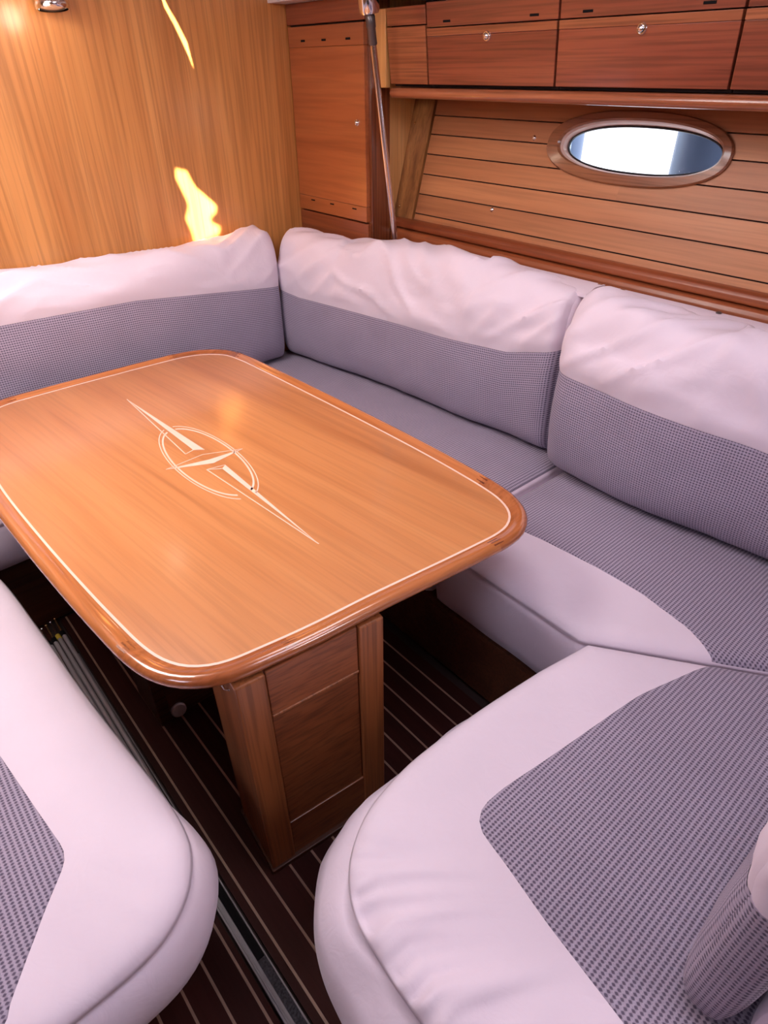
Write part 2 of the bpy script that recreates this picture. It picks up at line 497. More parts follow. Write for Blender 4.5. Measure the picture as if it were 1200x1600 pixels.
wr = mk('wall_right', *join(hullprism(0.95, 1.19, -1.65, 2.4, -0.03, -0.006), box(1.715, 1.735, -1.65, 2.4, -0.05, 0.97), hullprism(1.34, 1.70, -1.65, 2.4, -0.03, -0.006),
                            hullprism(1.19, 1.34, -1.65, 0.775, -0.03, -0.006), hullprism(1.19, 1.34, 1.297, 2.4, -0.03, -0.006)),
        'gap', kind='structure', loc=(1.72, 0, 0))
plz = [0.956, 1.018, 1.080, 1.142, 1.203, 1.262, 1.317, 1.378]
PY0, PY1 = -0.9, 1.812


def plank_piece(z0, z1, side):
    """plank with its end scribed round the port hole; side +1 runs forward, -1 aft, 0 whole"""
    zs = np.linspace(z0, z1, 7); V, F = [], []
    rows = []
    for z in zs:
        s = (z - WZC) / HB
        w_ = HA * math.sqrt(max(0, 1 - s * s))
        if side == 0:
            ya, yb = PY0, PY1
        elif side > 0:
            ya, yb = WYC + w_, PY1
        else:
            ya, yb = PY0, WYC - w_
        rows.append((z, ya, yb))
    for z, ya, yb in rows:
        for n_ in (0.004, -0.006):
            for y in (ya, yb):
                V.append((hx(z) - 0.9635 * n_, y, z + 0.268 * n_))
    k = len(rows)
    for i in range(k - 1):
        a, b = 4 * i, 4 * (i + 1)
        F += [(a, a + 1, b + 1, b), (a + 2, b + 2, b + 3, a + 3), (a, b, b + 2, a + 2), (a + 1, a + 3, b + 3, b + 1)]
    F += [(0, 2, 3, 1), (4 * k - 4, 4 * k - 3, 4 * k - 1, 4 * k - 2)]
    return V, F


for i in range(len(plz) - 1):
    z0, z1 = plz[i] + 0.0018, plz[i + 1] - 0.0018
    if z1 < WZC - HB or z0 > WZC + HB:
        mk('plank', *plank_piece(z0, z1, 0), 'plank', wr)
    else:
        for sgn in (1, -1):
            mk('plank', *plank_piece(z0, z1, sgn), 'plank', wr)


def on_hull(y, z, n_=0.0):
    return (hx(z) - 0.9635 * n_, y, z + 0.268 * n_)


HN = Vector((-0.9635, 0, 0.268))


def stud(parent, p, r, mat='chrome', axis=HN):
    return mk('stud', *lathe([(r, -0.004), (r, 0.001), (r * 0.8, 0.003), (r * 0.35, 0.0045), (r * 0.3, 0.0035)], p, axis, 14), mat, parent, smooth=True, autos=40)


for y, z in ((1.463, 1.070), (1.369, 1.275)):
    stud(wr, on_hull(y, z, 0.004), 0.0075)

# porthole
win = thing('window_1', (hx(WZC), WYC, WZC), None, None); win['kind'] = 'structure'


def sup(a, b, e, n=72, yc=WYC, zc=WZC):
    out = []
    for k in range(n):
        t = 2 * math.pi * k / n; c, s = math.cos(t), math.sin(t)
        out.append((yc + a * math.copysign(abs(c) ** e, c), zc + b * math.copysign(abs(s) ** e, s)))
    return out


def loft(rings):
    V, F = [], []; n = len(rings[0][0])
    for pts, nn in rings:
        V += [on_hull(y, z, nn) for y, z in pts]
    for i in range(len(rings) - 1):
        for k in range(n):
            F.append((i * n + k, i * n + (k + 1) % n, (i + 1) * n + (k + 1) % n, (i + 1) * n + k))
    return V, F


GY, GZ = 1.022, 1.268
fo = sup(0.276, 0.087, 0.86)
fo2 = sup(0.272, 0.084, 0.86)
fi = sup(0.246, 0.0665, 0.88, yc=1.026, zc=1.268)
fi2 = sup(0.240, 0.0625, 0.88, yc=1.026, zc=1.268)
gl = sup(0.229, 0.0545, 0.88, yc=GY, zc=GZ)
gl2 = sup(0.2265, 0.052, 0.88, yc=GY, zc=GZ)
mk('light_seal_plate', *loft([(sup(0.34, 0.14, 0.7), -0.0065), (sup(0.34, 0.14, 0.7), -0.0075), (gl, -0.017), (gl, -0.0155)]), 'gap', win)  # unseen plate added to stop outside light leaking through plank gaps
mk('window_frame', *loft([(fo, 0.0035), (fo, 0.010), (fo2, 0.0145), (fi, 0.0165), (fi2, 0.012), (fi2, -0.002)]), 'portwood', win, smooth=True, autos=35)
mk('window_liner', *loft([(fi2, 0.008), (sup(0.236, 0.0595, 0.88, yc=GY, zc=GZ), 0.004), (sup(0.2315, 0.0565, 0.88, yc=GY, zc=GZ), -0.014), (gl, -0.016)]), 'liner', win, smooth=True, autos=35)
mk('window_gasket', *loft([(sup(0.2315, 0.0565, 0.88, yc=GY, zc=GZ), -0.0135), (gl, -0.011), (gl2, -0.012), (gl2, -0.018)]), 'rubber', win, smooth=True, autos=35)
gv, gf = loft([(gl, -0.015), (gl, -0.019)]); n = len(gl)
gf += [tuple(range(n))[::-1], tuple(range(n, 2 * n))]
mk('window_glass', gv, gf, 'glass', win)

# mouldings under the planks, shelf above
t1 = thing('trim_1', (1.70, 0.5, 0.80), None, None); t1['kind'] = 'structure'
mk('cap_moulding', *prism([(1.745, 0.97), (1.735, 1.000), (1.712, 0.998), (1.700, 0.994), (1.694, 0.986), (1.694, 0.972), (1.698, 0.968), (1.73, 0.966)], -0.9, 1.90, 'y', 0.0015), 'ledge', t1, smooth=True, autos=30)
mk('middle_moulding', *prism([(1.745, 0.93), (1.72, 0.9655), (1.690, 0.9645), (1.683, 0.960), (1.679, 0.950), (1.676, 0.926), (1.70, 0.920)], -0.9, 1.90, 'y', 0.0015), 'ledge', t1, smooth=True, autos=30)
mk('lower_board', *prism([(1.70, 0.40), (1.70, 0.922), (1.672, 0.922), (1.664, 0.918), (1.660, 0.905), (1.656, 0.40)], -0.9, 1.90, 'y', 0.0015), 'ledge', t1, smooth=True, autos=30)
shelf_prof = [(1.84, 1.378), (1.84, 1.401), (1.612, 1.402), (1.604, 1.400), (1.598, 1.394), (1.596, 1.387), (1.598, 1.380), (1.604, 1.3745), (1.612, 1.373)]
mk('trim_2', *prism(shelf_prof, -0.9, 1.805, 'y', 0.003, 2), 'lockerl', kind='structure', loc=(1.70, 0.5, 1.38), smooth=True, autos=35)
# corner post and the light trim boards beside it
mk('trim_3', *box(1.588, 1.672, 1.885, 1.915, 0.4, 1.634, 0.004), 'post', kind='structure', loc=(1.62, 1.9, 0.4), smooth=True, autos=30)
mk('trim_4', *box(1.668, 1.86, 1.918, 1.935, 0.4, 1.634, 0.002), 'trimw', kind='structure', loc=(1.74, 1.92, 0.4))
t5 = mk('trim_5', *hullprism(0.95, 1.378, 1.818, 1.917, -0.004, 0.010), 'trimdark', kind='structure', loc=(1.76, 1.86, 0.95))
for y, z in ((1.895, 1.29), (1.895, 1.03)):
    stud(t5, on_hull(y, z, 0.010), 0.0045, 'brass')
mk('trim_6', *box(1.602, 1.622, 1.828, 1.884, 1.40, 1.60, 0.003), 'trimw', kind='structure', loc=(1.61, 1.86, 1.40))

# ------------------------------------------------------------------ overhead lockers


def lx(z):
    return 1.62 - 0.12 * (z - 1.40)


def tilt_prism(z0, z1, y0, y1, d0, d1, bev=0.0015):
    """board following the tilted locker front; d = depth behind the front face"""
    return prism([(lx(z0) + d0, z0), (lx(z1) + d0, z1), (lx(z1) + d1, z1), (lx(z0) + d1, z0)], y0, y1, 'y', bev)


def push_knob(parent, p, axis, r=0.0125):
    k = mk('knob', *lathe([(r, -0.003), (r, 0.002), (r * 0.86, 0.0045), (r * 0.72, 0.0045), (r * 0.66, 0.002), (r * 0.6, 0.002), (r * 0.52, 0.007), (r * 0.3, 0.009), (0.0006, 0.0095)], p, axis, 20), 'chrome', parent, smooth=True, autos=40, label='round chrome push knob')
    return k


LAX = Vector((-0.993, 0, -0.119))


def locker(y0, y1, label, knob_y=None, slots=(), plain_front=False):
    t = thing('overhead_locker', ((1.62 + 1.8) / 2, (y0 + y1) / 2, 1.402), label, 'locker', 'lockers over the shelf')
    g = 0.0022
    mk('carcass', *prism([(lx(1.403) + 0.022, 1.4035), (lx(1.60) + 0.022, 1.60), (1.88, 1.60), (1.84, 1.4035)], y0 + 0.0005, y1 - 0.0005), 'gap', t)
    if plain_front:
        mk('front_panel', *tilt_prism(1.410, 1.553, y0 + g, y1 - g, 0, 0.02), 'lockerl', t)
        mk('top_board', *tilt_prism(1.556, 1.600, y0 + g, y1 - g, 0.003, 0.02), 'locker', t)
        return t
    d = mk('door', *tilt_prism(1.410, 1.5265, y0 + g, y1 - g, 0, 0.02), 'locker', t)
    mk('door_edge_strip', *tilt_prism(1.5268, 1.545, y0 + g, y1 - g, -0.0012, 0.02), 'lockerl', d)
    if knob_y:
        push_knob(d, (lx(1.521), knob_y, 1.521), LAX)
    f = mk('fascia', *tilt_prism(1.5475, 1.604, y0 + g, y1 - g, 0.002, 0.02), 'locker', t)
    for s in slots:
        mk('vent_slot', *tilt_prism(1.556, 1.5615, s - 0.014, s + 0.014, 0.0004, 0.012, 0.001), 'black', f)
    return t


locker(1.652, 1.825, 'narrow blank front at the forward end of the overhead lockers, beside the post', plain_front=True)
locker(1.187, 1.650, 'mahogany overhead locker second from the post, left of the port, one chrome knob', 1.416, (1.568, 1.262))
locker(0.735, 1.185, 'wide mahogany overhead locker directly above the oval port, one chrome knob', 0.957, (1.105, 0.811))
locker(0.283, 0.733, 'overhead locker cut off by the right edge of the photo', 0.50, (0.65, 0.36))

# ------------------------------------------------------------------ corner locker
cl = thing('corner_locker', (1.70, 2.11, 0.4), 'tall reddish corner locker between the bulkhead and the dark post', 'cabinet')
mk('carcass', *box(1.588, 1.68, 1.92, 2.318, 0.47, 1.632), 'gap', cl)
mk('base_panel', *box(1.572, 1.588, 1.893, 2.318, 0.47, 0.988, 0.0015), 'ledge', cl)
mk('head_rail', *box(1.570, 1.588, 1.893, 2.318, 1.575, 1.633, 0.0015), 'ledge', cl)
dr = mk('door', *box(1.570, 1.588, 1.897, 2.314, 1.045, 1.512, 0.0015), 'door', cl)
mk('top_rail', *box(1.5695, 1.588, 1.897, 2.314, 1.5125, 1.570, 0.0015), 'door', dr)
mk('bottom_rail', *box(1.568, 1.588, 1.897, 2.314, 0.994, 1.0445, 0.002), 'door', dr)
for y in (1.975, 2.105, 2.225):
    mk('vent_slot', *box(1.5685, 1.575, y - 0.012, y + 0.012, 1.527, 1.533, 0.0008), 'black', dr)
for y in (1.965, 2.10, 2.222):
    mk('vent_slot', *box(1.567, 1.575, y - 0.012, y + 0.012, 1.030, 1.0345, 0.0008), 'black', dr)
push_knob(dr, (1.570, 1.939, 1.301), (-1, 0, 0), 0.011)

# ------------------------------------------------------------------ steel rod
A, B = Vector((1.490, 1.78, 1.634)), Vector((1.622, 1.78, 0.83)); ax = (B - A)
Ln = ax.length
gp = thing('support_rod', tuple(B), 'leaning bright steel rod from ceiling to behind the back cushion, before the post', 'pole')
mk('rod', *lathe([(0.0098, 0.10), (0.0098, Ln)], A, ax, 20), 'steel', gp, smooth=True, autos=40)
mk('sleeve', *lathe([(0.0120, 0.055), (0.0145, 0.06), (0.0145, 0.085), (0.0125, 0.088), (0.0125, 0.125), (0.0105, 0.128)], A, ax, 20), 'darksteel', gp, smooth=True, autos=40, label='dark threaded sleeve')
mk('top_fitting', *lathe([(0.031, 0.0), (0.031, 0.045), (0.026, 0.054), (0.014, 0.056)], A, ax, 24), 'chrome', gp, smooth=True, autos=40)

# ------------------------------------------------------------------ wall lamp at the top of the bulkhead
wl = thing('wall_lamp', (0.765, 2.32, 1.64), 'small chrome lamp high on the wooden bulkhead, cut by the top edge', 'lamp')
mk('bracket', *box(0.74, 0.79, 2.29, 2.3195, 1.66, 1.72, 0.004), 'chrome', wl, smooth=True, autos=40)
mk('shade', *lathe([(0.040, 0.0), (0.043, 0.003), (0.044, 0.012), (0.042, 0.016), (0.030, 0.05), (0.024, 0.09), (0.0, 0.095)], (0.765, 2.262, 1.588), (0, 0.12, 1), 28, cap=False), 'chrome', wl, smooth=True, autos=50)
mk('lens', *lathe([(0.0, 0.0), (0.02, -0.004), (0.036, 0.0), (0.038, 0.008), (0.0, 0.01)], (0.765, 2.262, 1.594), (0, 0.12, 1), 28, cap=False), plain('lamp_lens', (0.75, 0.55, 0.42), 0.25), wl, smooth=True)

ld = bpy.data.lights.new('wall_lamp_bulb', 'POINT'); ld.energy = 0.5; ld.color = (1.0, 0.75, 0.55); ld.shadow_soft_size = 0.03
lo = bpy.data.objects.new('wall_lamp_bulb', ld); COL.objects.link(lo); lo.location = (0.70, 2.20, 1.575)
# ------------------------------------------------------------------ sole track and loose rods
tr = thing('floor_track', (0.135, 0.7, 0.0), 'aluminium floor track with black groove running along the sole beside the left bench', 'rail')
mk('silver_flange', *box(0.118, 0.1335, -1.1, 1.60, -0.011, 0.0042, 0.001), 'alu', tr)
mk('flange_rib', *box(0.1225, 0.127, -1.1, 1.60, 0.0035, 0.0062, 0.0006), 'alu', tr)
mk('black_groove', *box(0.1338, 0.1500, 0.548, 1.60, -0.011, 0.0025), 'black', tr)
mk('grit_strip', *box(0.1338, 0.1500, -1.1, 0.546, -0.011, 0.0036), 'darktape', tr, label='rough dark grey strip in the near end of the groove')
mk('edge_strip', *box(0.1503, 0.1540, -1.1, 1.60, -0.011, 0.0038, 0.0006), 'alu', tr)
rl = ['leftmost grey rod of the bundle lying on the sole beside the bench', 'grey rod second from the left in the bundle on the sole',
      'grey rod with a yellow band at its end, in the bundle on the sole', 'rightmost grey rod of the bundle, nearest the far table foot']
for i in range(4):
    xa, xb = 0.099 + 0.0148 * i, 0.100 + 0.0135 * i
    a, b = Vector((xa, 1.675 + 0.006 * i, 0.014)), Vector((xb, 0.86 + 0.03 * i, 0.0135))
    d = (a - b).normalized()
    r = thing('rod', (xa, 1.3, 0.006), rl[i], 'rod', 'grey rods lying on the cabin sole')
    mk('shaft', *lathe([(0.0066, 0), (0.0066, (a - b).length)], b, d, 12), 'rod', r, smooth=True, autos=40)
    mk('collar', *lathe([(0.0074, 0), (0.0074, 0.022)], a - d * 0.004, d, 12), 'yellow' if i == 2 else 'black', r, smooth=True, autos=40)
    pin = tube([a + d * 0.016, a + d * 0.075 + Vector((0.0, 0, 0.012))], 0.0026, 8)
    hd = lathe([(0.0045, 0), (0.0055, 0.003), (0.0045, 0.008), (0.001, 0.009)], a + d * 0.074 + Vector((0, 0, 0.012)), d + Vector((0, 0, 0.2)), 10)
    mk('pin', *join(pin, hd), 'brass' if i % 2 else 'chrome', r, smooth=True, autos=40)

# ------------------------------------------------------------------ dining table
tb = thing('dining_table', (0.56, 1.3, 0.0), 'varnished wooden saloon table with raised rounded rim and pale star inlay', 'table')
TZ = 0.64
IN = [(1.000, 1.20), (0.993, 1.47), (0.981, 1.78), (0.974, 1.88), (0.958, 1.945), (0.912, 1.995), (0.85, 2.022), (0.76, 2.030), (0.56, 2.034), (0.38, 2.034),
      (0.27, 2.028), (0.205, 1.995), (0.165, 1.935), (0.148, 1.86), (0.137, 1.76), (0.128, 1.53), (0.137, 1.27), (0.150, 1.06), (0.161, 0.927), (0.171, 0.838), (0.187, 0.780), (0.215, 0.739), (0.262, 0.711), (0.34, 0.696),
      (0.43, 0.684), (0.56, 0.673), (0.73, 0.654), (0.82, 0.645), (0.875, 0.641), (0.920, 0.648), (0.958, 0.674), (0.982, 0.718), (0.993, 0.775), (0.999, 0.87), (1.002, 1.00)]
NI = 240
inl = catmull(IN, NI)
inn = normals2(inl)
# profile: offset from the inlay line, height
RIM = [(-0.001, 0.612), (-0.001, 0.6402), (0.004, 0.6404), (0.009, 0.6425), (0.015, 0.6462), (0.022, 0.6478), (0.029, 0.6466), (0.034, 0.6425), (0.0365, 0.637), (0.0355, 0.630), (0.031, 0.624), (0.023, 0.620), (0.012, 0.618), (0.004, 0.612)]


def rim_piece(i0, i1):
    V, F = [], []; m = len(RIM); cnt = i1 - i0 + 1
    for j in range(cnt):
        k = (i0 + j) % NI
        for o_, z in RIM:
            q = inl[k] + inn[k] * o_
            V.append((q[0], q[1], z))
    for j in range(cnt - 1):
        for a in range(m):
            F.append((j * m + a, (j + 1) * m + a, (j + 1) * m + (a + 1) % m, j * m + (a + 1) % m))
    F.append(tuple(range(m))); F.append(tuple(range((cnt - 1) * m, cnt * m))[::-1])
    return V, F


def nearest(pt):
    return int(np.argmin(((inl - np.array(pt)) ** 2).sum(1)))


cuts = [nearest(q) for q in ((0.972, 1.90), (0.80, 2.029), (0.30, 2.031), (0.150, 1.87), (0.168, 0.85), (0.37, 0.692), (0.84, 0.643), (0.997, 0.80))]
names = ['rim_corner', 'rim_rail'] * 4
rimend = wood('rim_corner_mahogany', (0.26, 0.07, 0.022), (0.36, 0.108, 0.034), (0.44, 0.145, 0.047), 'x', 0.2, 0.9, 16, coatrough=0.06, pores=0.1)
for i in range(8):
    a, b = cuts[i], cuts[(i + 1) % 8]
    if b <= a:
        b += NI
    mk(names[i], *rim_piece(a, b), rimend if i % 2 == 0 else ('rimx' if i in (1, 5) else 'rim'), tb, smooth=True, autos=40)
# finger joints between rim rails and corners: dark wedge fingers let in at each cut
for c in cuts:
    V, F = [], []
    for f_ in range(3):
        o0 = 0.006 + 0.0095 * f_
        for side in (1,):
            t = inl[(c + 1) % NI] - inl[c - 1]; t = t / np.linalg.norm(t)
            b0 = len(V)
            for oo, al in ((o0, -0.012), (o0 + 0.004, -0.012), (o0 + 0.003, 0.014), (o0 + 0.0015, 0.014)):
                q = inl[c] + inn[c] * oo + t * al
                zz = np.interp(oo, [r_[0] for r_ in RIM[1:9]], [r_[1] for r_ in RIM[1:9]])
                V.append((q[0], q[1], zz + 0.0004))
            for oo, al in ((o0, -0.012), (o0 + 0.004, -0.012), (o0 + 0.003, 0.014), (o0 + 0.0015, 0.014)):
                q = inl[c] + inn[c] * oo + t * al
                V.append((q[0], q[1], 0.632))
            F += [(b0, b0 + 1, b0 + 2, b0 + 3), (b0 + 4, b0 + 7, b0 + 6, b0 + 5)] + [(b0 + k, b0 + 4 + k, b0 + 4 + (k + 1) % 4, b0 + (k + 1) % 4) for k in range(4)]
    mk('finger_joint', V, F, 'post', tb)
ins = inl - inn * 0.0006
top = [(q[0], q[1], TZ) for q in ins] + [(q[0], q[1], 0.612) for q in ins]
tf = [tuple(range(NI))] + [tuple(range(NI, 2 * NI))[::-1]] + [(i, NI + i, NI + (i + 1) % NI, (i + 1) % NI) for i in range(NI)]
tt = mk('tabletop', top, tf, 'table', tb)


def band(P, nn, o0, o1, z):
    m = len(P); V = [(*(P[k] + nn[k] * o0), z) for k in range(m)] + [(*(P[k] + nn[k] * o1), z) for k in range(m)]
    zb = z - 0.003
    V += [(x, y, zb) for x, y, _ in V]
    F = []
    for k in range(m):
        k2 = (k + 1) % m
        F += [(k, m + k, m + k2, k2), (2 * m + k, 2 * m + k2, 3 * m + k2, 3 * m + k), (k, k2, 2 * m + k2, 2 * m + k), (m + k, 3 * m + k, 3 * m + k2, m + k2)]
    return V, F


mk('inlay_line', *band(inl, inn, -0.0062, -0.0012, TZ + 0.0006), 'inlay', tt)


def flat(poly, z=TZ + 0.0006):
    a = sum(poly[i][0] * poly[(i + 1) % len(poly)][1] - poly[(i + 1) % len(poly)][0] * poly[i][1] for i in range(len(poly)))
    return prism(poly if a > 0 else poly[::-1], z - 0.003, z, 'z')


def stroke(a, b, wd=0.0026):
    a, b = np.array(a), np.array(b); d = (b - a) / np.linalg.norm(b - a); n_ = np.array((-d[1], d[0])) * wd / 2
    return flat([tuple(a + n_), tuple(a - n_), tuple(b - n_), tuple(b + n_)])


FT, FR, FL, FS = (0.555, 1.822), (0.583, 1.388), (0.535, 1.399), (0.560, 1.406)
NT, NR, NL, NS = (0.571, 0.868), (0.585, 1.283), (0.539, 1.294), (0.570, 1.272)
mk('star_point', *join(flat([FT, FS, FR]), stroke(FT, FL), stroke(FL, FS), stroke(FS, FR, 0.002)), 'inlay', tt)
mk('star_point', *join(flat([NT, NR, NS]), stroke(NT, NL), stroke(NL, NS), stroke(NL, NR, 0.002)), 'inlay', tt)
CL, CR, CT, CB = (0.463, 1.361), (0.660, 1.325), (0.567, 1.368), (0.567, 1.310)
mk('star_crossbar', *join(flat([CL, CB, CR, (0.566, 1.334)]), stroke(CL, CT, 0.002), stroke(CT, CR, 0.002)), 'inlay', tt)
EC = np.array((0.5616, 1.3406))


def ell_arc(t0, t1, k_, wd, n=60):
    t = np.linspace(t0, t1, n); V, F = [], []
    ct, st = math.cos(math.radians(1.75)), math.sin(math.radians(1.75))
    for z in (TZ + 0.0006, TZ - 0.0024):
        for sg in (-0.5, 0.5):
            for q in t:
                ex, ey = (0.0800 * k_ + sg * wd) * math.cos(q), (0.2247 * k_ + sg * wd * 1.5) * math.sin(q)
                V.append((EC[0] + ex * ct - ey * st * -1, EC[1] - ex * st + ey * ct, z))
    for k in range(n - 1):
        F += [(k, n + k, n + k + 1, k + 1), (2 * n + k, 2 * n + k + 1, 3 * n + k + 1, 3 * n + k), (k, k + 1, 2 * n + k + 1, 2 * n + k), (n + k, 3 * n + k, 3 * n + k + 1, n + k + 1)]
    return V, F


R_ = math.radians
for a0, a1 in ((-76, 83), (102, 256)):
    mk('ring_arc', *join(ell_arc(R_(a0), R_(a1), 1.0, 0.0024), ell_arc(R_(a0), R_(a1), 0.915, 0.0042)), 'inlay', tt)
# near pedestal, turned a few degrees
PA = -0.114; PV = (0.25, 0.637)
PSH = 0.032


def pb(name, x0, x1, y0, y1, z0, z1, mat, par, bev=0.002, **k):
    return mk(name, *rotz(box(x0 + 0.002, x1 + 0.002, y0 + PSH, y1 + PSH, z0, z1, bev), (PV[0], PV[1] + PSH), PA), mat, par, **k)


ped = pb('pedestal', 0.256, 0.542, 0.650, 0.790, 0.0, 0.618, 'pedestal', tb)
pb('stile', 0.250, 0.306, 0.637, 0.800, 0.012, 0.617, 'pedestal', ped, 0.004)
pb('stile', 0.494, 0.548, 0.637, 0.800, 0.012, 0.617, 'pedestal', ped, 0.004)
pb('upper_panel', 0.308, 0.492, 0.643, 0.66, 0.500, 0.617, 'pedpanel', ped)
pb('lower_panel', 0.308, 0.492, 0.646, 0.66, 0.14, 0.497, 'pedpanel', ped)
pb('louvre', 0.308, 0.492, 0.640, 0.655, 0.496, 0.502, 'pedestal', ped, 0.0015)
pb('foot_rail', 0.306, 0.494, 0.642, 0.66, 0.012, 0.138, 'pedpanel', ped)
pb('kick_plate', 0.246, 0.552, 0.632, 0.806, 0.0, 0.014, 'plinth', ped)
# far pedestal
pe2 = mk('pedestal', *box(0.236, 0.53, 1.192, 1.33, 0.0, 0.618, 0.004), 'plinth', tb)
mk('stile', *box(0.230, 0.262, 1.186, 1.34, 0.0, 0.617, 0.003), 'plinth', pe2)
mk('floor_lock', *lathe([(0.021, -0.002), (0.021, 0.004), (0.018, 0.007), (0.006, 0.008), (0.001, 0.008)], (0.283, 1.186, 0.030), (-0.1, -1, 0.25), 24), 'lockmetal', pe2, smooth=True, autos=35, label='round chrome locking disc')
hook = [(0.248, 0.712, 0.617), (0.248, 0.712, 0.598), (0.250, 0.708, 0.588), (0.257, 0.703, 0.583), (0.263, 0.700, 0.588)]
mk('hook', *tube(hook, 0.0022, 8), 'chrome', tb, smooth=True)
mk('crossbeam', *box(0.38, 0.46, 0.80, 1.20, 0.565, 0.617, 0.003), 'pedpanel', tb)

# ------------------------------------------------------------------ settee bases
sb = thing('settee_base', (1.2, 1.0, 0.0), 'dark wooden plinth under the U-shaped settee, behind the table foot', 'base')
mk('side_panel', *box(0.955, 0.975, 0.44, 1.80, 0.0, 0.205, 0.002), 'plinth', sb)
mk('forward_panel', *box(-0.6, 0.94, 1.800, 1.820, 0.0, 0.248, 0.002), 'plinth', sb)
mk('aft_panel', *box(0.42, 0.975, 0.30, 0.32, 0.0, 0.205, 0.002), 'plinth', sb)
mk('end_panel', *box(0.42, 0.44, -0.6, 0.30, 0.0, 0.205, 0.002), 'plinth', sb)
mk('seat_board', *prism([(0.955, 0.44), (1.64, -0.56), (1.64, 2.318), (0.955, 2.318)], 0.206, 0.2235, 'z'), 'plinth', sb)
mk('seat_board', *box(-0.6, 0.94, 1.800, 2.318, 0.249, 0.267), 'plinth', sb)
mk('seat_board', *prism([(0.42, -0.6), (1.60, -0.6), (0.93, 0.40), (0.42, 0.32)], 0.206, 0.2235, 'z'), 'plinth', sb)
bb = thing('wooden_bench', (-0.35, 1.0, 0.0), 'low wooden bench under the rounded white cushion at the left edge', 'bench')
mk('body', *box(-0.65, -0.11, 0.64, 1.60, 0.0, 0.255, 0.01), 'plinth', bb)

# ------------------------------------------------------------------ seat cushions


